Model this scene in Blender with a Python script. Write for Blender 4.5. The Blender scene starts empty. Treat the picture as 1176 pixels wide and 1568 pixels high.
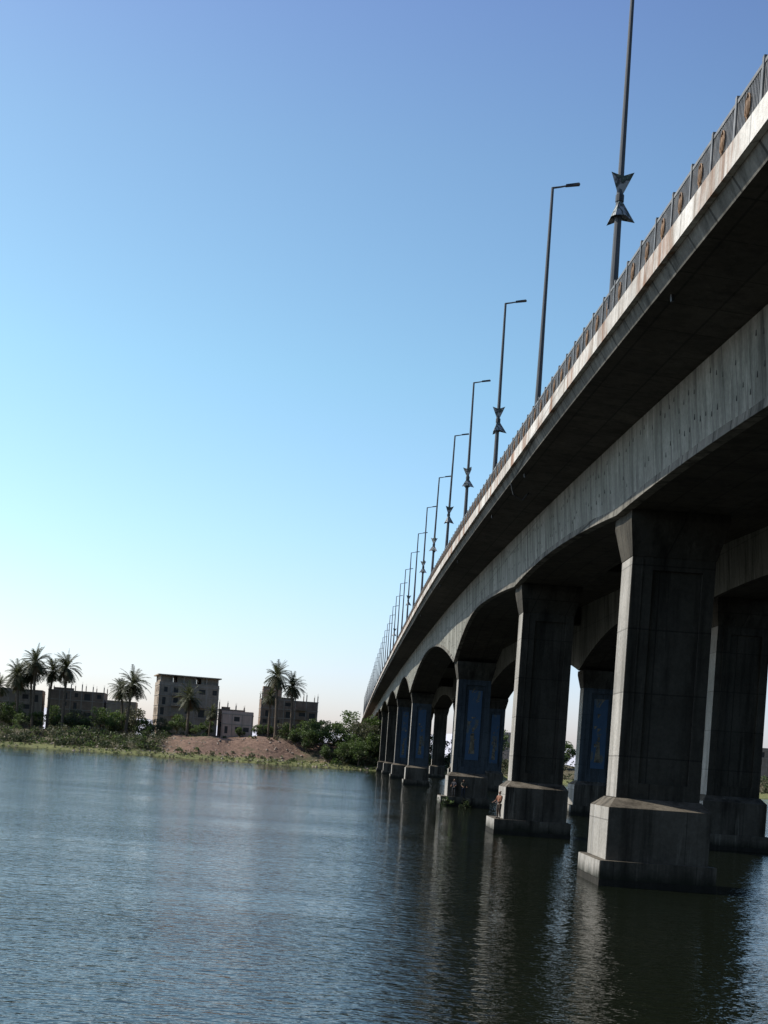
import bpy, math, random
from mathutils import Vector, Matrix, noise as mn
R=random.Random(7)
EYE=4.18
scene=bpy.context.scene

# ---------------------------------------------------------------- mesh builder
class MB:
    def __init__(s): s.v=[];s.f=[];s.m=[]
    def face(s,pts,mat=0):
        b=len(s.v); s.v+= [tuple(p) for p in pts]; s.f.append(tuple(range(b,b+len(pts)))); s.m.append(mat)
    def box(s,x0,x1,y0,y1,z0,z1,mat=0):
        s.frus((x0,x1,y0,y1,z0),(x0,x1,y0,y1,z1),mat)
    def frus(s,a,c,mat=0):
        b=len(s.v)
        for q in (a,c):
            x0,x1,y0,y1,z=q
            s.v+=[(x0,y0,z),(x1,y0,z),(x1,y1,z),(x0,y1,z)]
        for f in ((3,2,1,0),(4,5,6,7),(0,1,5,4),(1,2,6,5),(2,3,7,6),(3,0,4,7)):
            s.f.append(tuple(b+i for i in f)); s.m.append(mat)
    def tube(s,pts,rad,n=8,mat=0,cap=True):
        pts=[Vector(p) for p in pts]; b=len(s.v)
        for i,p in enumerate(pts):
            d=(pts[min(i+1,len(pts)-1)]-pts[max(i-1,0)]).normalized()
            up=Vector((0,1,0)) if abs(d.y)<.9 else Vector((1,0,0))
            a=d.cross(up).normalized(); c=d.cross(a)
            for k in range(n):
                t=2*math.pi*k/n
                s.v.append(tuple(p+(a*math.cos(t)+c*math.sin(t))*rad[i]))
        for i in range(len(pts)-1):
            for k in range(n):
                s.f.append((b+i*n+k,b+i*n+(k+1)%n,b+(i+1)*n+(k+1)%n,b+(i+1)*n+k)); s.m.append(mat)
        if cap:
            s.f.append(tuple(b+k for k in range(n))[::-1]); s.m.append(mat)
            s.f.append(tuple(b+(len(pts)-1)*n+k for k in range(n))); s.m.append(mat)
    def mesh(s,name,mats,smooth=False,recalc=False):
        me=bpy.data.meshes.new(name); me.from_pydata(s.v,[],s.f)
        for m in mats: me.materials.append(m)
        me.polygons.foreach_set('material_index',s.m)
        if smooth: me.polygons.foreach_set('use_smooth',[True]*len(s.f))
        me.update()
        return me
    def obj(s,name,mats,parent=None,smooth=False):
        o=bpy.data.objects.new(name,s.mesh(name,mats,smooth)); scene.collection.objects.link(o)
        if parent: o.parent=parent
        return o
def empty(name):
    o=bpy.data.objects.new(name,None); scene.collection.objects.link(o); return o

# ---------------------------------------------------------------- materials
def newmat(name):
    m=bpy.data.materials.new(name); m.use_nodes=True
    nt=m.node_tree; bs=nt.nodes['Principled BSDF']
    return m,nt,bs
def N(nt,t,**k):
    n=nt.nodes.new(t)
    for a,b in k.items(): setattr(n,a,b)
    return n
def noise(nt,vec,scale,detail=4,rough=.55):
    n=N(nt,'ShaderNodeTexNoise'); n.inputs['Scale'].default_value=scale
    n.inputs['Detail'].default_value=detail; n.inputs['Roughness'].default_value=rough
    nt.links.new(vec,n.inputs['Vector']); return n.outputs['Fac']
def mapping(nt,vec,sc):
    m=N(nt,'ShaderNodeMapping'); m.inputs['Scale'].default_value=sc; nt.links.new(vec,m.inputs['Vector']); return m.outputs[0]
def ramp(nt,fac,stops):
    r=N(nt,'ShaderNodeValToRGB'); nt.links.new(fac,r.inputs[0])
    el=r.color_ramp.elements
    while len(el)<len(stops): el.new(.5)
    for e,(p,c) in zip(el,stops):
        e.position=p; e.color=(c[0],c[1],c[2],1) if hasattr(c,'__len__') else (c,c,c,1)
    return r.outputs[0]
def mix(nt,fac,a,b,mode='MIX'):
    m=N(nt,'ShaderNodeMix',data_type='RGBA',blend_type=mode)
    for sock,val in ((m.inputs[0],fac),(m.inputs[6],a),(m.inputs[7],b)):
        if isinstance(val,(int,float)): sock.default_value=val
        elif isinstance(val,tuple): sock.default_value=(*val,1)
        else: nt.links.new(val,sock)
    return m.outputs[2]
def mth(nt,op,a_,b_,c_=None):
    q=N(nt,'ShaderNodeMath',operation=op)
    for i_,v_ in enumerate((a_,b_,c_)):
        if v_ is None: continue
        if isinstance(v_,(int,float)): q.inputs[i_].default_value=v_
        else: nt.links.new(v_,q.inputs[i_])
    return q.outputs[0]
def flat(name,col,rough=.8,var=.25,scale=2.0,metal=0):
    m,nt,bs=newmat(name)
    tc=N(nt,'ShaderNodeTexCoord').outputs['Object']
    f=noise(nt,tc,scale)
    c=ramp(nt,f,[(.3,tuple(x*(1-var) for x in col)),(.7,tuple(min(1,x*(1+var)) for x in col))])
    nt.links.new(c,bs.inputs['Base Color']); bs.inputs['Roughness'].default_value=rough
    bs.inputs['Metallic'].default_value=metal
    return m
def concrete(name,dark,light,stain=(.05,.045,.035),stainamt=.6,brick=None,linecol=.45,bump=.3,rust=None,tide=False,lime=.35):
    m,nt,bs=newmat(name)
    tc=N(nt,'ShaderNodeTexCoord').outputs['Object']
    base=ramp(nt,noise(nt,tc,.35,6,.65),[(.3,dark),(.7,light)])
    streak=noise(nt,mapping(nt,tc,(1.3,1.3,.1)),1.2,5,.65)
    sf=ramp(nt,streak,[(.46,0.0),(.68,stainamt)])
    col=mix(nt,sf,base,stain)
    lf=ramp(nt,noise(nt,mapping(nt,tc,(2.6,2.6,.22)),1.0,4,.6),[(.6,0.0),(.72,lime)])
    col=mix(nt,lf,col,tuple(min(.8,c*1.8) for c in light))
    fine=ramp(nt,noise(nt,tc,7,4,.7),[(.2,.7),(.8,1.2)])
    col=mix(nt,1.0,col,fine,'MULTIPLY')
    if rust:
        rf=ramp(nt,noise(nt,mapping(nt,tc,(.5,.5,.12)),.9,5,.7),[(.5,0.0),(.6,rust)])
        col=mix(nt,rf,col,(.27,.13,.065))
    sep=N(nt,'ShaderNodeSeparateXYZ'); nt.links.new(tc,sep.inputs[0])
    if tide:
        zz=mth(nt,'MULTIPLY_ADD',noise(nt,mapping(nt,tc,(1.5,1.5,.3)),1,4,.7),1.2,sep.outputs[2])
        tf=ramp(nt,mth(nt,'MULTIPLY',zz,.25),[(.22,.9),(.34,.0)])
        col=mix(nt,tf,col,(.022,.024,.015))
    if brick:
        ad=mth(nt,'ADD',sep.outputs[0],sep.outputs[1])
        cb=N(nt,'ShaderNodeCombineXYZ'); nt.links.new(ad,cb.inputs[0]); nt.links.new(sep.outputs[2],cb.inputs[1])
        if len(brick)>3:
            nt.links.new(sep.outputs[1],cb.inputs[0]); nt.links.new(sep.outputs[0],cb.inputs[1])
        bt=N(nt,'ShaderNodeTexBrick'); nt.links.new(cb.outputs[0],bt.inputs['Vector'])
        bt.inputs['Scale'].default_value=1; bt.inputs['Brick Width'].default_value=brick[0]; bt.inputs['Row Height'].default_value=brick[1]
        bt.inputs['Mortar Size'].default_value=brick[2]; bt.inputs['Mortar Smooth'].default_value=.4
        bt.inputs['Color1'].default_value=(1,1,1,1); bt.inputs['Color2'].default_value=(.78,.78,.78,1)
        bt.inputs['Mortar'].default_value=(linecol,linecol,linecol,1)
        bt.offset=0.0 if brick[1]>1 else .5
        col=mix(nt,.85,col,bt.outputs['Color'],'MULTIPLY')
    nt.links.new(col,bs.inputs['Base Color']); bs.inputs['Roughness'].default_value=.9
    bs.inputs['Specular IOR Level'].default_value=.2
    b=N(nt,'ShaderNodeBump'); b.inputs['Strength'].default_value=bump; b.inputs['Distance'].default_value=.05
    nt.links.new(noise(nt,tc,4,6,.7),b.inputs['Height']); nt.links.new(b.outputs[0],bs.inputs['Normal'])
    return m
def leafmat(name,a,b):
    m,nt,bs=newmat(name)
    tc=N(nt,'ShaderNodeTexCoord').outputs['Object']
    c=ramp(nt,noise(nt,tc,.6,5,.7),[(.3,a),(.7,b)])
    nt.links.new(c,bs.inputs['Base Color']); bs.inputs['Roughness'].default_value=.6
    tr=N(nt,'ShaderNodeBsdfTranslucent'); nt.links.new(c,tr.inputs[0])
    mx=N(nt,'ShaderNodeMixShader'); mx.inputs[0].default_value=.4
    nt.links.new(bs.outputs[0],mx.inputs[1]); nt.links.new(tr.outputs[0],mx.inputs[2])
    nt.links.new(mx.outputs[0],nt.nodes['Material Output'].inputs[0])
    return m

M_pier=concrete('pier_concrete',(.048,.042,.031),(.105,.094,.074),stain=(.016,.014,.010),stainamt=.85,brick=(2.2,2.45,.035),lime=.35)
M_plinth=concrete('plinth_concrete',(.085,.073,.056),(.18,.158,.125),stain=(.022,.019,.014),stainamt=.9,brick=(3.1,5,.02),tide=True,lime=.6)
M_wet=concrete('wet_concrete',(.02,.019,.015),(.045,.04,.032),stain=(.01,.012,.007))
M_sunside=concrete('sunlit_side_concrete',(.34,.32,.28),(.52,.49,.44),stain=(.13,.12,.10),stainamt=.6,tide=True,brick=(9,2.45,.03))  # pale base colour imitates sun on the left pier faces
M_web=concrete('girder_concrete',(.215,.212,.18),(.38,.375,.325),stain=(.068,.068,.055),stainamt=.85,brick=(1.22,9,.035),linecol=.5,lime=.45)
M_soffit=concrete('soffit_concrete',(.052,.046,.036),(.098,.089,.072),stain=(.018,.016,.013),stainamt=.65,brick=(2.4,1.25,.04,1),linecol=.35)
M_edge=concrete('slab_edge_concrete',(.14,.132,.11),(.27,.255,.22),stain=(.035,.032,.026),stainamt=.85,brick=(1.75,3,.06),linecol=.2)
M_curb=concrete('kerb_concrete',(.62,.585,.53),(.80,.77,.71),stain=(.25,.20,.15),stainamt=.8,rust=.85,brick=(1.75,9,.04),linecol=.5)
M_asph=flat('asphalt',(.05,.05,.05),.9)
M_rail=flat('rail_painted_steel',(.19,.185,.175),.55,.4,3)
M_gold=flat('rusted_gilt',(.20,.11,.05),.7,.5,4)
M_pole=flat('lamp_pole_steel',(.09,.095,.10),.5,.2,1)
M_lamp=flat('lamp_head_grey',(.05,.052,.055),.5)
M_dash=flat('form_tie_mark',(.05,.05,.045),.9)
def mural():
    m,nt,bs=newmat('blue_painted_mural')
    tc=N(nt,'ShaderNodeTexCoord').outputs['Object']
    f=noise(nt,mapping(nt,tc,(1.0,1.0,.6)),.9,6,.65)
    c=ramp(nt,f,[(.0,(.04,.08,.13)),(.55,(.055,.11,.19)),(.62,(.15,.15,.12)),(.68,(.04,.05,.07)),(.8,(.08,.15,.22))])
    nt.links.new(c,bs.inputs['Base Color']); bs.inputs['Roughness'].default_value=.8
    return m
M_blue=mural()
M_art=flat('mural_figures',(.18,.15,.10),.8,.7,3)
M_bluep=concrete('blue_washed_concrete',(.055,.069,.08),(.10,.12,.135),stain=(.025,.026,.025),stainamt=.7,brick=(2.2,2.45,.02),lime=.2)

# ---------------------------------------------------------------- bridge geometry
prof=[(-80,6.6),(-40,8.3),(0,10.35),(23.5,11.65),(51,13.25),(92,15.1),(132,16.4),(180,17.25),(228,17.9),(350,18.8),(470,18.9),(650,18.5),(950,17.0)]
def deckB(y):
    for i in range(len(prof)-1):
        if y<=prof[i+1][0] or i==len(prof)-2:
            x0,y0=prof[i];x1,y1=prof[i+1]
            def sl(j):
                if j<=0: return (prof[1][1]-prof[0][1])/(prof[1][0]-prof[0][0])
                if j>=len(prof)-1: return (prof[-1][1]-prof[-2][1])/(prof[-1][0]-prof[-2][0])
                return (prof[j+1][1]-prof[j-1][1])/(prof[j+1][0]-prof[j-1][0])
            h=x1-x0;t=(y-x0)/h
            m0=sl(i)*h;m1=sl(i+1)*h
            return (2*t**3-3*t*t+1)*y0+(t**3-2*t*t+t)*m0+(-2*t**3+3*t*t)*y1+(t**3-t*t)*m1+EYE
piers=[(-52,3.0),(-17,3.0),(17,3.0),(50.9,3.15),(82.5,3.3),(128,6.4),(218,6.6),(282,5.4),(345,4.8),(408,4.4),(450,3.2),(490,3),(530,3),(570,3),(610,3),(650,3),(690,3),(740,3),(790,3),(840,3),(890,3)]
MID=2.45
def depth(y):
    for (a,da),(b,db) in zip(piers,piers[1:]):
        if a<=y<=b:
            t=(y-a)/(b-a); mid=MID+(.3 if b-a<50 else 0)
            d=da if t<.5 else db
            return mid+(d-mid)*abs(1-2*t)**1.9
    return 3.0
ys=[]
y=-78.0
while y<900:
    ys.append(y); y+= 2.0 if y<300 else 6.0
for p,_ in piers: ys.append(p+.01)
ys=sorted(ys)
bridge=empty('road_bridge')
XL,XR=6.8,29.2
def sweep(sections,mats_idx,name,mats):
    mb=MB(); n=len(sections(ys[0]))
    for yy in ys:
        for (x,z) in sections(yy): mb.v.append((x,yy,z))
    for i in range(len(ys)-1):
        for k in range(n):
            k2=(k+1)%n
            mb.f.append((i*n+k,(i+1)*n+k,(i+1)*n+k2,i*n+k2)); mb.m.append(mats_idx[k])
    mb.f.append(tuple(range(n))); mb.m.append(0)
    mb.f.append(tuple((len(ys)-1)*n+k for k in range(n))[::-1]); mb.m.append(0)
    return mb.obj(name,mats,bridge)
def sec_slab(y):
    B=deckB(y)
    return [(XL+.12,B+.42),(XL+.32,B),(9.6,B-.22),(26.6,B-.22),(XR-.32,B),(XR-.12,B+.42),(XR-.6,B+.62),(XL+.6,B+.62)]
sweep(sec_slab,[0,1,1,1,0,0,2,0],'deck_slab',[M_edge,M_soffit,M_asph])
def sec_curbL(y):
    B=deckB(y); return [(XL,B+.92),(XL,B+.36),(XL+.5,B+.40),(XL+.5,B+.92)]
def sec_curbR(y):
    B=deckB(y); return [(XR-.5,B+.92),(XR-.5,B+.40),(XR,B+.36),(XR,B+.92)]
sweep(sec_curbL,[0,0,0,0],'kerb_left',[M_curb]); sweep(sec_curbR,[0,0,0,0],'kerb_right',[M_curb])
def sec_box(x0,x1):
    def f(y):
        B=deckB(y);D=depth(y); return [(x0,B-.18),(x0+.25,B-D),(x1-.25,B-D),(x1,B-.18)]
    return f
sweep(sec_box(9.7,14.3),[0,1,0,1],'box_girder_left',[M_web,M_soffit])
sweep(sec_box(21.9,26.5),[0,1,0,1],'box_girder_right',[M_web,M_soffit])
def sec_lip(y):
    B=deckB(y);D=depth(y); q=.07*mn.noise(Vector((y*.9,0,0)))
    return [(9.86,B-D+.26+q),(9.84,B-D-.03),(10.2,B-D-.03),(10.2,B-D+.26+q)]
sweep(sec_lip,[0,0,0,0],'girder_bottom_lip',[M_edge])
mb=MB(); rr=random.Random(5)
yy=14.0
while yy<230:
    B=deckB(yy);D=depth(yy)
    for k in range(2 if D<3.4 else 3):
        zz=B-.18-(k+.6)/(2.4 if D<3.4 else 3.3)*(D-.3)+rr.uniform(-.25,.25)
        t=(B-.18-zz)/(D-.18); xx=9.7+.25*t
        if rr.random()<.55:
            mb.box(xx-.012,xx+.05,yy-.018,yy+.02+rr.uniform(0,.03),zz-rr.uniform(.05,.1),zz+.07)
    yy+=.61
mb.obj('form_tie_marks',[M_dash],bridge)
mb=MB()
for p,_ in piers:
    B=deckB(p)
    if p<700: mb.box(14.3,21.9,p-.35,p+.35,B-2.0,B-.23,0)
mb.obj('cross_beams',[M_soffit],bridge)

def pier(mb,x0,x1,yc,ztop,style,wide=0):
    S=3 if style else 0
    ft=2.25; pt=1.85; st=.95
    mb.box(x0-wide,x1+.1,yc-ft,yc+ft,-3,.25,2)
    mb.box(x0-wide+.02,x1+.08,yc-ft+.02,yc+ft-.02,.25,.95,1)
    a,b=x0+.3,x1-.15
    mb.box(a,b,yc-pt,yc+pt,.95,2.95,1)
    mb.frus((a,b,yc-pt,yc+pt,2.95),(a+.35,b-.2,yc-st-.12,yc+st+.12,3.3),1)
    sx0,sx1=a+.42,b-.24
    # pale slabs with sunlight put into their colour, left narrow sides (2 cm proud)
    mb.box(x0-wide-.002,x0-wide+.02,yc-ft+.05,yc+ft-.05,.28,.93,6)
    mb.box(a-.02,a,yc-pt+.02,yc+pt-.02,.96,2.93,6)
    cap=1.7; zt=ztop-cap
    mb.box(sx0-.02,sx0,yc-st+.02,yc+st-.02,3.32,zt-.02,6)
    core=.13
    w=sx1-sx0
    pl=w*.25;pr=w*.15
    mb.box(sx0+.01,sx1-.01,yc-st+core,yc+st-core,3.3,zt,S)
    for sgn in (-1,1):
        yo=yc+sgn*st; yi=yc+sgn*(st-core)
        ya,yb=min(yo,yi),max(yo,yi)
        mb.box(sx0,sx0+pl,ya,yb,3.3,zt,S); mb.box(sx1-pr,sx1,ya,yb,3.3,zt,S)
        mb.box(sx0+pl,sx1-pr,ya,yb,3.3,3.9,S); mb.box(sx0+pl,sx1-pr,ya,yb,zt-.5,zt,S)
        mb.box(sx0+pl*.45,sx0+pl*.52,yo+sgn*.0 if sgn>0 else yo-.03, yo+.03 if sgn>0 else yo,3.4,zt-.1,S)
    if style:
        x_a,x_b=sx0+pl+.3,sx1-pr-.3
        yf=yc-st+core
        mb.box(x_a,x_b,yf-.05,yf-.01,4.6,zt-1.0,4)
        rr=random.Random(int(yc+x0)); mx=(x_a+x_b)/2; hh=zt-5.6
        mb.frus((mx-.35,mx+.25,yf-.062,yf-.052,5.2),(mx-.14,mx+.10,yf-.062,yf-.052,5.2+hh*.3),5)
        mb.box(mx-.12,mx+.09,yf-.062,yf-.052,5.25+hh*.31,5.25+hh*.36,5)
        for k in range(9):
            zz=5.6+hh*rr.uniform(.1,.9); xx=rr.uniform(x_a+.1,x_b-.5)
            mb.frus((xx,xx+rr.uniform(.05,.12),yf-.058,yf-.052,zz),(xx+rr.uniform(-.1,.3),xx+rr.uniform(.31,.4),yf-.058,yf-.052,zz+rr.uniform(.15,.5)),5)
    mb.frus((sx0-.03,sx1+.03,yc-st-.03,yc+st+.03,zt),(sx0-.28,sx1+.3,yc-st-.55,yc+st+.55,ztop-.35),0)
    mb.box(sx0-.28,sx1+.3,yc-st-.55,yc+st+.55,ztop-.35,ztop+.02,0)
mb=MB()
for p,d in piers:
    zt=deckB(p)-d
    st=1 if p in (128,218,282) else 0
    if p<420:
        pier(mb,9.7,14.0,p,zt,st,wide=.35 if p in(82.5,128) else 0)
        pier(mb,21.9,26.3,p,zt,st)
    else:
        for a in (10.2,22.2): mb.box(a,a+3.9,p-.9,p+.9,0,zt,0)
po=mb.obj('piers',[M_pier,M_plinth,M_wet,M_bluep,M_blue,M_art,M_sunside],bridge)
bv=po.modifiers.new('bev','BEVEL'); bv.width=.035; bv.segments=1; bv.limit_method='ANGLE'

# railing
mb=MB(); orn=MB()
def bar(mb,x,y,z0,z1,w,mat=0): mb.box(x-w,x+w,y-w,y+w,z0,z1,mat)
for X in (XL+.22,XR-.22):
    y=-40.0; P=1.75
    yend=640 if X<10 else 160
    while y<yend:
        B=deckB(y)+.92;B2=deckB(y+P)+.92
        bar(mb,X,y,B,B+1.14,.055)
        for (h,t) in ((1.02,.04),(.12,.03)):
            b=len(mb.v)
            for (yy,zz) in ((y,B),(y+P,B2)):
                mb.v+=[(X-.035,yy,zz+h-t),(X+.035,yy,zz+h-t),(X+.035,yy,zz+h+t),(X-.035,yy,zz+h+t)]
            for f in ((0,1,5,4),(1,2,6,5),(2,3,7,6),(3,0,4,7)): mb.f.append(tuple(b+i for i in f)); mb.m.append(0)
        nb=17 if y<260 else 5
        for k in range(1,nb):
            yy=y+P*k/nb; zb=B+(B2-B)*k/nb
            bar(mb,X,yy,zb+.12,zb+1.0,.02 if nb>5 else .05)
        if X<10 and y<230:
            cy=y+P/2; cz=(B+B2)/2+.58
            pts=[]
            for k in range(13):
                t=2*math.pi*k/12; pts.append((X-.05,cy+.15*math.sin(t),cz+.23*math.cos(t)))
            orn.tube(pts,[.02]*13,5,0,False)
            for s in (-1,0,1):
                orn.tube([(X-.05,cy,cz-.2),(X-.05,cy+s*.05,cz-.02),(X-.05,cy+s*.09,cz+.15)],[.014,.03,.01],5,0)
            orn.tube([(X-.05,cy,cz-.46),(X-.05,cy,cz-.2)],[.02,.02],5,0)
        y+=P
mb.obj('railing',[M_rail],bridge); orn.obj('railing_ornaments',[M_gold],bridge)
mb=MB()
for yy in (19,33,61,75,99,118,150):
    B=deckB(yy)
    mb.tube([(XL+.6,yy,B),(XL+.62,yy,B-.2)],[.05,.05],6,0)
mb.tube([(XL+.3,64,deckB(64)+.1),(XL+.5,64.2,deckB(64)-.5),(XL+1.0,64.5,deckB(64)-.7),(XL+1.3,64.6,deckB(64)-.3)],[.035]*4,5,0)
mb.obj('drain_spouts',[M_lamp],bridge)

# ---------------------------------------------------------------- street lamps
def flagmat():
    m,nt,bs=newmat('printed_flag')
    tc=N(nt,'ShaderNodeTexCoord').outputs['Object']
    c=ramp(nt,noise(nt,tc,3.2,3,.5),[(.42,(.42,.44,.45)),(.48,(.06,.06,.065)),(.54,(.10,.15,.12)),(.6,(.40,.41,.42))])
    nt.links.new(c,bs.inputs['Base Color']); bs.inputs['Roughness'].default_value=.8; return m
M_flag=flagmat()
def lamp(y,flag,i):
    mb=MB()
    H=11.35+R.uniform(-.1,.1)-.92
    ln=R.uniform(-.05,.08)
    mb.box(-.2,.2,-.2,.2,-.02,.03,0)
    for a in(-.14,.14):
        for b in(-.14,.14): mb.tube([(a,b,.02),(a,b,.08)],[.02,.02],6,0)
    mb.tube([(0,0,.03),(0,0,1.3),(ln*.3,0,5),(ln,0,H)],[.13,.125,.09,.06],10,0)
    mb.box(-.14,-.1,-.06,.06,.5,.9,1)
    mb.tube([(ln,0,H-.02),(ln+.35,0,H+.05),(ln+.62,0,H+.12)],[.045,.04,.035],8,0)
    b=(ln+.55,ln+1.15)
    mb.v+= [(b[0],-.07,H+.07),(b[1],-.11,H+.18),(b[1],.11,H+.18),(b[0],.07,H+.07),(b[0],-.06,H+.16),(b[1]-.05,-.08,H+.26),(b[1]-.05,.08,H+.26),(b[0],.06,H+.16)]
    n=len(mb.v)-8
    for f in ((3,2,1,0),(4,5,6,7),(0,1,5,4),(1,2,6,5),(2,3,7,6),(3,0,4,7)): mb.f.append(tuple(n+q for q in f)); mb.m.append(1)
    if flag:
        zc=1.1+2.75; rot=R.uniform(0,2)+.5
        def P(a,r,z): return (r*math.cos(a)+.02,r*math.sin(a),z)
        for (zz,ang,r) in ((zc+.72,rot,.40),(zc-.68,rot+.7,.50)):
            sg=1 if zz>zc else -1
            c=Vector((0,0,zc-.06*sg))
            for k in range(3):
                a0=ang+k*2.094;a1=a0+2.094
                q=Vector(P(a0,r,zz));w=Vector(P(a1,r,zz))
                e=(q+w)/2; e.z=zz-.12*sg
                mb.face([c,q,e],2); mb.face([c,e,w],2)
        mb.tube([(0,0,zc-.1),(0,0,zc+.1)],[.13,.13],10,1)
    o=mb.obj('street_lamp',[M_pole,M_lamp,M_flag])
    o.location=(XL+.28,y,deckB(y)+.92)
    return o
lz=[39.5,55.6,72.1,90.7,108.2,127]
while lz[-1]<640: lz.append(lz[-1]+18)
lz=[3.5,21.5]+lz
for i,yy in enumerate(lz):
    lamp(yy,i in (0,2,4,5,6,7,8,10,13),i)

# ---------------------------------------------------------------- terrain
def shore(x):
    return 402+7*math.sin(x*.021+1)+4*math.sin(x*.07)+1.5*math.sin(x*.31)+ (12*math.exp(-((x+62)/30)**2)*-1.0)
def plat(x): return 5.4+2.4*math.exp(-((x+26)/38)**2)
def terr(x,y):
    d=y-shore(x)
    nz=mn.noise(Vector((x*.05,y*.05,0)))+.5*mn.noise(Vector((x*.17,y*.17,3)))+.35*mn.noise(Vector((x*.5,y*.5,7)))
    pl=plat(x)
    if d<0: return -2.5+max(-2,d*.15)+2.3*math.exp(d/2.5)
    if d<9: return -.2+1.5*(d/9)+.3*nz*min(1,d/4)
    t=min(1,(d-9)/22); t=t*t*(3-2*t)
    return 1.3+(pl-1.3)*t+nz*1.3*min(1,(d-6)/12)*(1 if d<80 else 0.3)
xs=[-9000,-5000,-2500,-1200,-700,-450,-330,-260,-220]+[-200+2*k for k in range(211)]+[240,280,330,450,700,1200,2500,5000,9000]
yr=[372,385,390]+[392+1.3*k for k in range(55)]+[468,476,486,500,520,550,600,700,900,1300,2000,3500,6000,10000]
mb=MB()
for yy in yr:
    for x in xs: mb.v.append((x,yy,terr(x,yy)))
n=len(xs)
for j in range(len(yr)-1):
    for i in range(n-1):
        mb.f.append((j*n+i,j*n+i+1,(j+1)*n+i+1,(j+1)*n+i)); mb.m.append(0)
m,nt,bs=newmat('river_bank_soil')
tc=N(nt,'ShaderNodeTexCoord').outputs['Object']
sep=N(nt,'ShaderNodeSeparateXYZ'); nt.links.new(tc,sep.inputs[0])
n1=noise(nt,tc,.12,6,.7); n2=noise(nt,tc,.9,5,.7)
dirt=ramp(nt,n2,[(.3,(.10,.06,.042)),(.5,(.20,.125,.088)),(.75,(.31,.205,.15))])
green=ramp(nt,n2,[(.3,(.07,.085,.025)),(.7,(.20,.21,.07))])
scrub=ramp(nt,n2,[(.3,(.05,.05,.024)),(.55,(.11,.095,.055)),(.75,(.19,.15,.10))])
dx=mth(nt,'ABSOLUTE',mth(nt,'ADD',sep.outputs[0],27),0)
dxn=mth(nt,'ADD',dx,mth(nt,'MULTIPLY',n1,30))
dirtmask=ramp(nt,mth(nt,'MULTIPLY',dxn,.01),[(.42,1.0),(.52,0.0)])
upper=mix(nt,dirtmask,scrub,dirt)
patch=ramp(nt,noise(nt,tc,.09,5,.7),[(.52,0.),(.6,.85)])
upper=mix(nt,patch,upper,(.065,.07,.03))
zz=mth(nt,'MULTIPLY',mth(nt,'ADD',sep.outputs[2],mth(nt,'MULTIPLY',n1,2.2)),.1)
zf=ramp(nt,zz,[(.22,0.),(.29,1.)])
c=mix(nt,zf,green,upper)
nt.links.new(c,bs.inputs['Base Color']); bs.inputs['Roughness'].default_value=.95
b=N(nt,'ShaderNodeBump'); b.inputs['Distance'].default_value=.6; b.inputs['Strength'].default_value=.9
nt.links.new(noise(nt,tc,.8,6,.7),b.inputs['Height']); nt.links.new(b.outputs[0],bs.inputs['Normal'])
mb.obj('river_bank_ground',[m],None,True)

mb=MB(); hx=[-7000+100*k for k in range(141)]
for row,(yy,s) in enumerate(((5600,0),(6000,.7),(6400,1),(7500,.9))):
    for x in hx:
        h=(110+60*mn.noise(Vector((x*.0009,5,0)))+25*mn.noise(Vector((x*.004,1,0))))*s
        mb.v.append((x,yy,h+8))
for j in range(3):
    for i in range(len(hx)-1):
        n=len(hx); mb.f.append((j*n+i,j*n+i+1,(j+1)*n+i+1,(j+1)*n+i)); mb.m.append(0)
mb.obj('distant_hills',[flat('hazed_desert_rock',(.66,.66,.72),1,.05,.004)],None,True)  # bluish paleness is distance haze put into the rock colour

# ---------------------------------------------------------------- water
m,nt,bs=newmat('river_water')
tc=N(nt,'ShaderNodeTexCoord').outputs['Object']
bs.inputs['Base Color'].default_value=(.007,.0095,.005,1); bs.inputs['Roughness'].default_value=.03
bs.inputs['IOR'].default_value=1.33
big=ramp(nt,noise(nt,mapping(nt,tc,(.03,.06,1)),1,4,.6),[(.35,.35),(.65,1.0)])
a=noise(nt,mapping(nt,tc,(.5,.9,1)),1.0,2,.5)
bb=noise(nt,mapping(nt,tc,(1.5,3.4,1)),1.0,2,.5)
cc=noise(nt,mapping(nt,tc,(4.5,10,1)),1.0,2,.5)
h=mth(nt,'MULTIPLY_ADD',bb,.50,mth(nt,'MULTIPLY',a,.42))
h=mth(nt,'MULTIPLY_ADD',cc,.19,h)
h=mth(nt,'MULTIPLY',h,big)
b=N(nt,'ShaderNodeBump'); b.inputs['Strength'].default_value=1; b.inputs['Distance'].default_value=.13
nt.links.new(h,b.inputs['Height']); nt.links.new(b.outputs[0],bs.inputs['Normal'])
mb=MB(); mb.face([(-9000,-3000,0),(9000,-3000,0),(9000,470,0),(-9000,470,0)])
mb.obj('river_water',[m])

# ---------------------------------------------------------------- foliage
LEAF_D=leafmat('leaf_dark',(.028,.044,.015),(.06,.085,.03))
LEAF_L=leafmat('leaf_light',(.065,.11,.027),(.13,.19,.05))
LEAF_O=leafmat('leaf_olive',(.075,.08,.043),(.14,.14,.08))
BARK=flat('bark',(.15,.115,.08),.9,.4,3)
PALM=leafmat('palm_frond',(.05,.06,.025),(.10,.11,.05))
PDEAD=flat('dead_frond',(.20,.14,.08),.9,.3,2)
def rv(r):
    while True:
        v=Vector((r.uniform(-1,1),r.uniform(-1,1),r.uniform(-1,1)))
        if .05<v.length<1: return v
def clump(mb,c,rad,n,size,mat,r):
    c=Vector(c)
    for _ in range(n):
        d=rv(r); p=c+Vector((d.x*rad,d.y*rad,d.z*rad*.75))
        a=rv(r).normalized(); b=a.cross(rv(r)).normalized()
        s=size*r.uniform(.5,1.2)
        mb.face([p-a*s-b*s*.3,p-b*s*.55,p+a*s,p+b*s*.55],mat)
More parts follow.
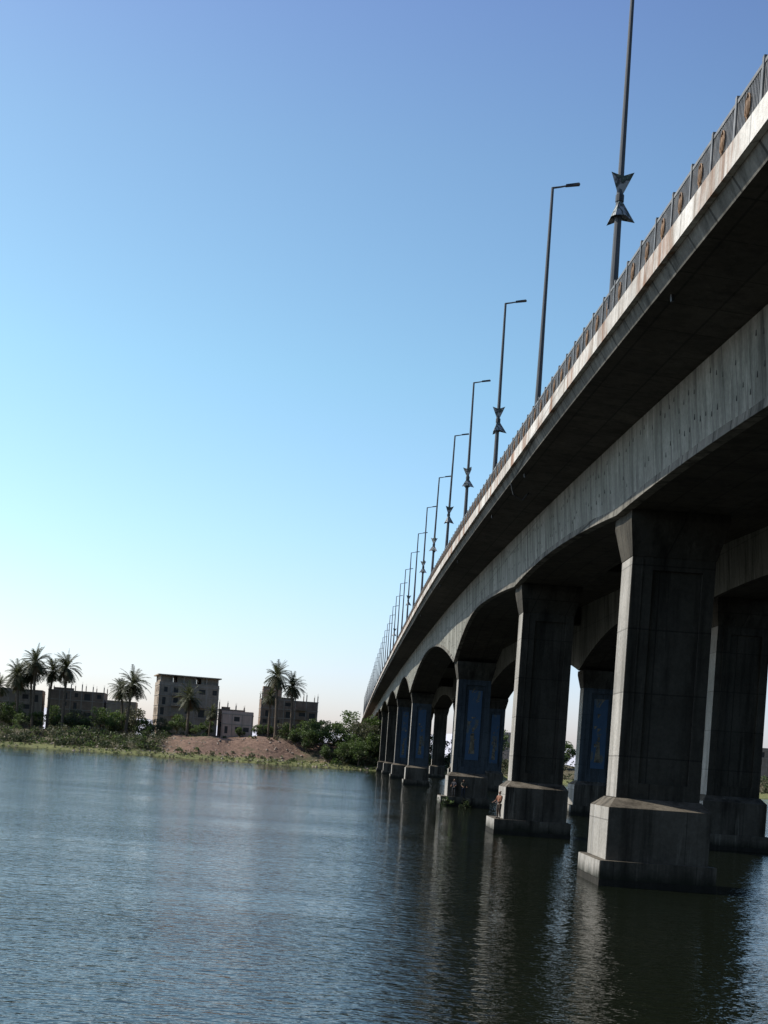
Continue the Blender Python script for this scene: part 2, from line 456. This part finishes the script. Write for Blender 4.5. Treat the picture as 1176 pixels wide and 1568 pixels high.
def tree_mesh(name,h,w,seed,mats):
    r=random.Random(seed); mb=MB()
    th=h*.34
    mb.tube([(0,0,-1.0),(r.uniform(-.2,.2),0,th*.5),(r.uniform(-.4,.4),r.uniform(-.3,.3),th)],[h*.035,h*.028,h*.02],7,2)
    top=Vector((0,0,th))
    for k in range(32):
        d=rv(r)
        c=Vector((d.x*w*.44,d.y*w*.44,h*.56+d.z*h*.38))
        if k<7: mb.tube([top*.8,(top+c)/2+Vector((0,0,-.3)),c],[h*.016,h*.011,h*.005],5,2)
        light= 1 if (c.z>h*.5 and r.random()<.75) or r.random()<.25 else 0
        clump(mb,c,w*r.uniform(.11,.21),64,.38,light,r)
    return mb.mesh(name,mats)
TR=[tree_mesh('tree_mesh_%d'%i,9+i,9+i*.8,20+i,[LEAF_D,LEAF_L if i!=2 else LEAF_O,BARK]) for i in range(4)]
def put(me,name,x,y,s=1,sz=None,dz=0):
    o=bpy.data.objects.new(name,me); scene.collection.objects.link(o)
    o.location=(x,y,terr(x,y)-.1+dz); o.rotation_euler=(0,0,R.uniform(0,6.28)); o.scale=(s,s,sz or s)
    return o
T=[(-13,424,.75,1),(-8,426,.9,3),(-3,430,.85,0),(2,424,.95,1),(5,433,1.05,2),(0,440,1.1,3),(6,445,1.3,0),(-10,437,.9,1),(-17,428,.6,0),(4,418,.7,3),(-6,418,.6,0),(8,428,1.0,1),(-12,431,.85,0),(-20,436,.6,1),(-1,419,.6,3),
    (-30,436,.45,1),(-57,436,.65,3),(-62,430,.6,2),(-68,434,.75,0),(-76,430,.75,1),(-82,434,.75,3),(-89,430,.7,2),(-96,435,.7,0),(-103,431,.65,1),(-111,434,.75,3),(-118,431,.8,2),(-126,436,.9,1),(-133,432,.9,0),(-140,436,.9,2),
    (-72,440,1.0,2),(-79,442,1.0,0),(-92,441,.7,1),(-47,437,.55,1),(-53,438,.6,0),(-36,438,.4,0),(-86,428,.5,1),(-107,427,.5,3),(-120,426,.55,2),(-65,425,.45,0),(-59,428,.4,1),(-99,440,.8,3),(-115,441,.9,0),(-50,431,.35,3),
    (-27,441,.5,0),(-15,441,.7,3),(-21,441,.6,2),
    (14,428,.9,1),(19,436,1.1,1),(24,430,.8,3),(30,440,.9,0),(38,432,.8,2),(44,428,.7,1),(50,445,1.0,3),(62,440,.8,1),(70,430,.7,0),(75,450,.9,0),(84,434,.7,3),(90,446,.9,2),(105,440,1,1),(122,446,.9,3),(132,436,.7,1),(138,452,.8,0),(152,450,.9,1),(165,460,.8,3)]
for (x,y,s,k) in T: put(TR[k],'acacia_tree',x,y,s)
r=random.Random(3); mb=MB()
for _ in range(1150):
    x=r.uniform(-145,60) if r.random()<.85 else r.uniform(60,180)
    if x<-58:
        d=r.uniform(9,30); s=r.uniform(.9,2.4)
    elif x<-4:
        if r.random()<.84: continue
        d=r.choice([r.uniform(9,15),r.uniform(26,36)]); s=r.uniform(.5,1.2)
    else: d=r.uniform(8,34); s=r.uniform(.9,2.3)
    y=shore(x)+d
    z=terr(x,y)
    clump(mb,(x,y,z+s*.4),s,int(30*s),.40,r.choice([0,0,1,2,2]),r)
for _ in range(650):
    x=r.uniform(-150,180) if r.random()<.3 else r.uniform(-130,10)
    y=shore(x)+r.uniform(.2,14); z=terr(x,y); s=r.uniform(.25,.85)
    clump(mb,(x,y,z+.2),s,14,.25,r.choice([1,0,2]),r)
mb.obj('riverside_shrubs',[LEAF_D,LEAF_L,LEAF_O])
mb=MB()
for _ in range(14):
    clump(mb,(r.uniform(9.3,12.6),125.4+r.uniform(-.5,.1),r.uniform(.0,.8)),r.uniform(.2,.5),20,.14,r.choice([0,1,2]),r)
mb.obj('pier_weeds',[LEAF_D,LEAF_L,LEAF_O])
mb=MB()
for _ in range(380):
    x=r.uniform(-130,20); y=shore(x)+r.uniform(0,26); z=terr(x,y); s=r.uniform(.15,.6)
    b=len(mb.v)
    for q in ((-1,0,0),(0,-1,0),(1,0,0),(0,1,0),(0,0,1),(0,0,-1)):
        mb.v.append((x+q[0]*s*r.uniform(.6,1.4),y+q[1]*s*r.uniform(.6,1.4),z+q[2]*s*r.uniform(.5,1)))
    for f in ((0,1,4),(1,2,4),(2,3,4),(3,0,4),(1,0,5),(2,1,5),(3,2,5),(0,3,5)): mb.f.append(tuple(b+i for i in f)); mb.m.append(0)
mb.obj('bank_rocks',[flat('pale_rock',(.27,.23,.19),.9,.3,.5)])

def palm_mesh(h,seed):
    r=random.Random(seed); mb=MB()
    bx,by=r.uniform(-1.2,1.2),r.uniform(-.6,.6)
    pts=[];rad=[]
    for k in range(15):
        t=k/14; pts.append((bx*t*t,by*t*t,-1+(h+1)*t)); rad.append(.46-.14*t+(.05 if k%2 else 0))
    mb.tube(pts,rad,8,1)
    top=Vector((bx,by,h))
    clump(mb,top-Vector((0,0,.6)),.8,30,.45,2,r)
    for k in range(76):
        az=r.uniform(0,6.283); u=k/75
        el=math.radians(82-135*u+r.uniform(-8,8)); L=r.uniform(4.6,6.2)*(1 if u<.85 else .75)
        p=top.copy(); d=Vector((math.cos(az)*math.cos(el),math.sin(az)*math.cos(el),math.sin(el)))
        seg=9; side=Vector((-math.sin(az),math.cos(az),0)); mt=0 if u<.88 else 2
        for s in range(seg):
            q=p+d*L/seg
            mb.face([p-side*.06,p+side*.06,q+side*.05,q-side*.05],mt)
            if s>0:
                ll=1.1*math.sin(math.pi*(s+.7)/(seg+1.2))+.2
                for sg in (-1,1):
                    for o in (0,.5):
                        a=p.lerp(q,o)
                        tip=a+side*sg*ll*.75+d*ll*.65+Vector((0,0,-.28*ll+r.uniform(-.1,.15)))
                        mb.face([a,a+d*.25,tip],mt)
            p=q; d=(d+Vector((0,0,-.135-.06*r.random()))).normalized()
    return mb.mesh('date_palm_mesh',[PALM,BARK,PDEAD])
for i,(x,y,zt,s) in enumerate([(-104,430,27.6,1.1),(-109.5,432,23.2,1.1),(-100,434,25.2,1),(-94,430,26.4,1.15),(-112,438,21.5,.95),(-106,436,24.5,.95),(-73,430,22.6,1.2),(-75,434,20.6,.9),(-52.6,428,19.2,1.0),(-23.8,430,28.6,1.05),(-18.8,431,25.5,.95),(-26.5,436,22,.7),(-46,434,15,.6),(-117,436,19,.8)]):
    zg=terr(x,y); me=palm_mesh((zt-zg)/s,50+i)
    o=bpy.data.objects.new('date_palm',me); scene.collection.objects.link(o); o.location=(x,y,zg); o.scale=(s,s,s)

# ---------------------------------------------------------------- buildings
GLASS=flat('dark_window',(.03,.03,.03),.4,.2)
CONC_S=flat('frame_concrete',(.36,.32,.27),.9,.25,.8)
def house(name,x0,x1,y0,y1,zs,nf,bays,fh,wall,open_top=False,stubs=True,balc=None,rot=0,seed=1,parapet=.9,holes=.6):
    r=random.Random(seed)
    root=empty(name); W=x1-x0; D=y1-y0; cx,cy=(x0+x1)/2,(y0+y1)/2
    root.location=(cx,cy,zs); root.rotation_euler=(0,0,rot)
    wl=MB();wn=MB();fr=MB();rf=MB()
    base=-6.0; H=nf*fh
    def facade(ax,u0,u1,off,sgn,nb):
        def P(u,d,z): return (u,off+sgn*d,z) if ax==0 else (off+sgn*d,u,z)
        def Q(ua,ub,za,zb,d,mb,mat=0): mb.face([P(ua,d,za),P(ub,d,za),P(ub,d,zb),P(ua,d,zb)],mat)
        Q(u0,u1,base,0,0,wl)
        bw=(u1-u0)/nb
        kind=[r.choice([.7,.9,1.3]) for _ in range(nb)]
        for f in range(nf):
            z0=f*fh; z1=z0+fh
            for b in range(nb):
                a=u0+b*bw; e=a+bw
                if r.random()<holes:
                    ww=min(2.4,bw*.42)*kind[b]; wz0=z0+(1.1 if r.random()<.75 else .25); wz1=z0+fh-.75
                    cc=(a+e)/2+r.uniform(-.15,.15)*bw
                    c0=cc-ww/2;c1=c0+ww
                    Q(a,c0,z0,z1,0,wl);Q(c1,e,z0,z1,0,wl);Q(c0,c1,z0,wz0,0,wl);Q(c0,c1,wz1,z1,0,wl)
                    d=-.3
                    wl.face([P(c0,0,wz0),P(c1,0,wz0),P(c1,d,wz0),P(c0,d,wz0)]);wl.face([P(c0,0,wz1),P(c1,0,wz1),P(c1,d,wz1),P(c0,d,wz1)])
                    wl.face([P(c0,0,wz0),P(c0,0,wz1),P(c0,d,wz1),P(c0,d,wz0)]);wl.face([P(c1,0,wz0),P(c1,0,wz1),P(c1,d,wz1),P(c1,d,wz0)])
                    Q(c0,c1,wz0,wz1,d,wn)
                else: Q(a,e,z0,z1,0,wl)
    x0l,x1l,y0l,y1l=-W/2,W/2,-D/2,D/2
    facade(0,x0l,x1l,y0l,-1,bays); facade(0,x0l,x1l,y1l,1,bays)
    facade(1,y0l,y1l,x0l,-1,max(2,int(D/4))); facade(1,y0l,y1l,x1l,1,max(2,int(D/4)))
    for f in range(1,nf+1):
        fr.box(x0l-.12,x1l+.12,y0l-.12,y1l+.12,f*fh-.12,f*fh+.12,0)
    nc=bays
    for k in range(nc+1):
        xx=x0l+.2+(W-.4)*k/nc
        for yy in (y0l,y1l): fr.box(xx-.14,xx+.14,yy-.05,yy+.05,base,H-.13,0)
        if stubs:
            hh=r.uniform(.6,2.4)
            for yy in (y0l+.3,y1l-.3):
                fr.box(xx-.16,xx+.16,yy-.16,yy+.16,H+.12,H+.12+hh,0)
                for a in (-.1,.1): fr.tube([(xx+a,yy,H+hh),(xx+a*1.6,yy,H+hh+1.0)],[.03,.02],4,0)
    if stubs:
        q=r.uniform(.4,.6); rf.box(x0l+W*.1,x0l+W*q,y0l+.02,y0l+.22,H+.12,H+.9,0)
    if not stubs:
        p=parapet
        rf.box(x0l,x1l,y0l,y0l+.2,H+.12,H+.12+p,0);rf.box(x0l,x1l,y1l-.2,y1l,H+.12,H+.12+p,0)
        rf.box(x0l,x0l+.2,y0l+.2,y1l-.2,H+.12,H+.12+p,0);rf.box(x1l-.2,x1l,y0l+.2,y1l-.2,H+.12,H+.12+p,0)
    if open_top:
        for k in range(nc+1):
            xx=x0l+.5+(W-1.)*k/nc
            for yy in (y0l+.5,y1l-.5): fr.box(xx-.2,xx+.2,yy-.2,yy+.2,H+.12,H+fh-.3,0)
        rf.box(x0l-.6,x1l+.6,y0l-.6,y1l+.6,H+fh-.3,H+fh+.05,0)
        rf.box(x0l+W*.03,x0l+W*.22,y0l+1.2,y1l-1,H+.12,H+fh-.3,0)
        rf.box(x0l+W*.3,x0l+W*.62,y0l+1.3,y1l-1,H+.12,H+fh-.3,0)
        rf.box(x0l+W*.7,x0l+W*.97,y0l+1.1,y1l-1,H+.12,H+fh-.3,0)
    if balc:
        for (f,b) in balc:
            a=x0l+b*W/bays
            rf.box(a+.2,a+W/bays-.2,y0l-1.5,y0l-.13,f*fh-.1,f*fh+.1,0)
            rf.box(a+.2,a+W/bays-.2,y0l-1.5,y0l-1.38,f*fh+.1,f*fh+1.0,0)
    wl.obj('walls',[wall],root); wn.obj('windows',[GLASS],root); fr.obj('concrete_frame',[CONC_S],root); rf.obj('roof',[wall],root)
    return root
W1=concrete('block_wall_tan',(.38,.31,.24),(.52,.43,.34),stain=(.2,.16,.12),stainamt=.4,brick=(1.0,.5,.04),linecol=.75)
W2=concrete('block_wall_brown',(.26,.19,.14),(.40,.30,.23),stain=(.14,.10,.08),stainamt=.4,brick=(1.0,.5,.04),linecol=.75)
W3=concrete('plaster_pink',(.60,.46,.38),(.72,.58,.50),stain=(.3,.24,.2),stainamt=.3)
W4=concrete('wall_brownish_grey',(.28,.23,.185),(.40,.34,.285),stain=(.15,.12,.1),stainamt=.4)
house('unfinished_apartment_building',-67,-46.5,446,460,10.0,4,5,3.5,W1,open_top=True,stubs=False,balc=[(1,1),(2,1),(3,1),(2,3)],rot=.25,seed=4)
house('brick_house',-45.6,-36.5,452,462,10.0,2,3,3.6,W2,stubs=True,seed=8,rot=.1)
house('pink_plaster_house',-43,-32.5,441,449,8.6,2,3,3.4,W3,stubs=False,seed=3,parapet=1.0,rot=.05)
house('concrete_apartment_building',-31,-11.5,447,460,9.2,4,5,3.1,W2,stubs=True,balc=[(1,3),(2,3),(3,3)],rot=.12,seed=12)
house('rooftop_stair_house',-30.5,-24,452,458,18.0,2,2,3.6,W2,stubs=False,seed=13,rot=.12)
house('low_riverside_house',-121,-106,446,458,8,3,4,3.4,W4,stubs=False,seed=21,rot=.15)
house('riverside_house',-104,-85,448,462,7.0,4,5,3.2,W2,stubs=True,seed=22,rot=.1)
house('small_block_house',-84,-74,450,460,7.5,3,3,3.0,W1,stubs=False,seed=23,rot=.1)
house('grey_house',176,196,560,575,9,3,5,3.3,W4,stubs=False,seed=31)
house('tan_house',150,168,600,612,8,3,4,3.3,W1,stubs=True,seed=32)
house('white_riverside_house',60,76,520,532,7,3,4,3.3,W3,stubs=False,seed=33)

# ---------------------------------------------------------------- people on the footings
def person(name,loc,shirt,trouser,face_rot,pose=0):
    root=empty(name); root.location=loc; root.rotation_euler=(0,0,face_rot)
    def skin(nm,vs,es,rad,mat,sub=2):
        me=bpy.data.meshes.new(nm); me.from_pydata(vs,es,[]); o=bpy.data.objects.new(nm,me); scene.collection.objects.link(o); o.parent=root
        o.modifiers.new('s','SKIN'); sv=me.skin_vertices[0].data
        for i,q in enumerate(rad): sv[i].radius=(q,q*.85)
        sv[0].use_root=True
        sb=o.modifiers.new('u','SUBSURF'); sb.levels=sub; sb.render_levels=sub
        me.materials.append(mat); return o
    SK=flat('skin',(.22,.12,.075),.6,.1)
    skin('torso_and_arms',[(0,0,.92),(0,0,1.1),(0,.02,1.32),(0,.01,1.42),(.19,0,1.38),(.26,-.08,1.12),(-.19,0,1.38),(-.27,-.06,1.12)],[(0,1),(1,2),(2,3),(2,4),(4,5),(2,6),(6,7)],[.15,.15,.16,.08,.075,.055,.075,.055],shirt)
    skin('trousers',[(0,0,.95),(.1,0,.86),(.11,-.03,.48),(.12,.03,.1),(-.1,0,.86),(-.12,-.02,.48),(-.12,.02,.1)],[(0,1),(1,2),(2,3),(0,4),(4,5),(5,6)],[.14,.11,.08,.055,.11,.08,.055],trouser)
    skin('head',[(0,0,1.42),(0,-.01,1.52),(0,-.02,1.60),(0,-.01,1.69)],[(0,1),(1,2),(2,3)],[.05,.06,.095,.08],SK)
    skin('hair',[(0,.03,1.62),(0,.02,1.72)],[(0,1)],[.085,.075],flat('hair',(.015,.012,.01),.6,.1))
    for s in (-1,1):
        skin('forearm',[(s*.265,-.07,1.13),(s*.2,-.27,1.02),(s*.18,-.33,1.01)],[(0,1),(1,2)],[.045,.035,.04],SK)
        for k in range(4): skin('finger',[(s*.18+(k-1.5)*.02,-.34,1.01),(s*.18+(k-1.5)*.022,-.41+abs(k-1.2)*.01,.99),(s*.18+(k-1.5)*.02,-.43,.96)],[(0,1),(1,2)],[.011,.009,.008],SK,1)
        skin('thumb',[(s*.16,-.31,1.02),(s*.12,-.36,1.02)],[(0,1)],[.012,.01],SK,1)
        skin('shoe',[(s*.12,.05,.05),(s*.125,-.14,.04)],[(0,1)],[.05,.045],flat('shoe',(.03,.03,.03)))
        skin('ear',[(s*.085,0,1.6),(s*.092,0,1.57)],[(0,1)],[.018,.014],SK,1)
    skin('nose',[(0,-.1,1.61),(0,-.125,1.585)],[(0,1)],[.012,.016],SK,1)
    return root
person('standing_man',(9.68,80.9,.95),flat('rust_shirt',(.24,.10,.055),.8),flat('brown_trousers',(.10,.07,.05),.8),math.radians(-60))
person('standing_boy',(10.6,125.96,.95),flat('dark_shirt',(.04,.04,.05),.8),flat('grey_trousers',(.05,.05,.05),.8),math.radians(-30))
person('standing_boy',(11.5,125.96,.95),flat('olive_shirt',(.09,.085,.06),.8),flat('dark_trousers',(.04,.045,.06),.8),math.radians(20))

# ---------------------------------------------------------------- light
el=math.radians(46); az=math.radians(-74)   # from +Y, negative = left
ts=Vector((math.sin(az)*math.cos(el),math.cos(az)*math.cos(el),math.sin(el)))
sd=bpy.data.lights.new('sun','SUN'); sd.energy=5.0; sd.angle=math.radians(.5); sd.color=(1,.94,.84)
so=bpy.data.objects.new('sun',sd); scene.collection.objects.link(so); so.rotation_euler=ts.to_track_quat('Z','Y').to_euler()
w=bpy.data.worlds.new('World'); scene.world=w; w.use_nodes=True; nt=w.node_tree
bg=nt.nodes['Background']; sky=nt.nodes.new('ShaderNodeTexSky'); sky.sky_type='NISHITA'; sky.sun_disc=False
sky.sun_elevation=el; sky.sun_rotation=az; sky.air_density=1.0; sky.dust_density=1.2; sky.ozone_density=1.2
tcw=N(nt,'ShaderNodeTexCoord'); sp=N(nt,'ShaderNodeSeparateXYZ'); nt.links.new(tcw.outputs['Generated'],sp.inputs[0])
tint=ramp(nt,sp.outputs[2],[(0.0,(.66,.63,.78)),(.06,(.64,.645,.73)),(.16,(.59,.69,.69)),(.28,(.54,.69,.64)),(.42,(.50,.61,.60)),(.55,(.45,.49,.58)),(1.0,(.33,.36,.42))])
t2=mix(nt,1.0,sky.outputs[0],tint,'MULTIPLY')
t3=mix(nt,1.0,t2,(2.0,2.0,2.0),'MULTIPLY')
# anti-solar half of the sky is a deeper, darker blue
dp=N(nt,'ShaderNodeVectorMath',operation='DOT_PRODUCT'); nt.links.new(tcw.outputs['Generated'],dp.inputs[0])
v=Vector((-.55,.83,0)).normalized(); dp.inputs[1].default_value=v
az_f=ramp(nt,mth(nt,'MULTIPLY_ADD',dp.outputs['Value'],.5,.5),[(0.0,(.38,.38,.41)),(.5,(.54,.56,.62)),(.82,(.87,.87,.95)),(1.0,(1.0,1.0,1.0))])
t4=mix(nt,1.0,t3,az_f,'MULTIPLY')
nt.links.new(t4,bg.inputs[0]); bg.inputs[1].default_value=.15
scene.view_settings.view_transform='Standard'; scene.view_settings.look='None'; scene.view_settings.exposure=0

cam=bpy.data.cameras.new('camera'); co=bpy.data.objects.new('camera',cam); scene.collection.objects.link(co)
cam.sensor_fit='VERTICAL'; cam.sensor_height=36; cam.lens=2000/1568*36
cam.shift_x=58/1568; cam.shift_y=373/1568
cam.clip_end=20000; cam.clip_start=.1
co.matrix_world=Matrix.Translation((0,0,EYE))@Matrix.Rotation(math.radians(90),4,'X')@Matrix.Rotation(math.radians(4),4,'Z')
scene.camera=co
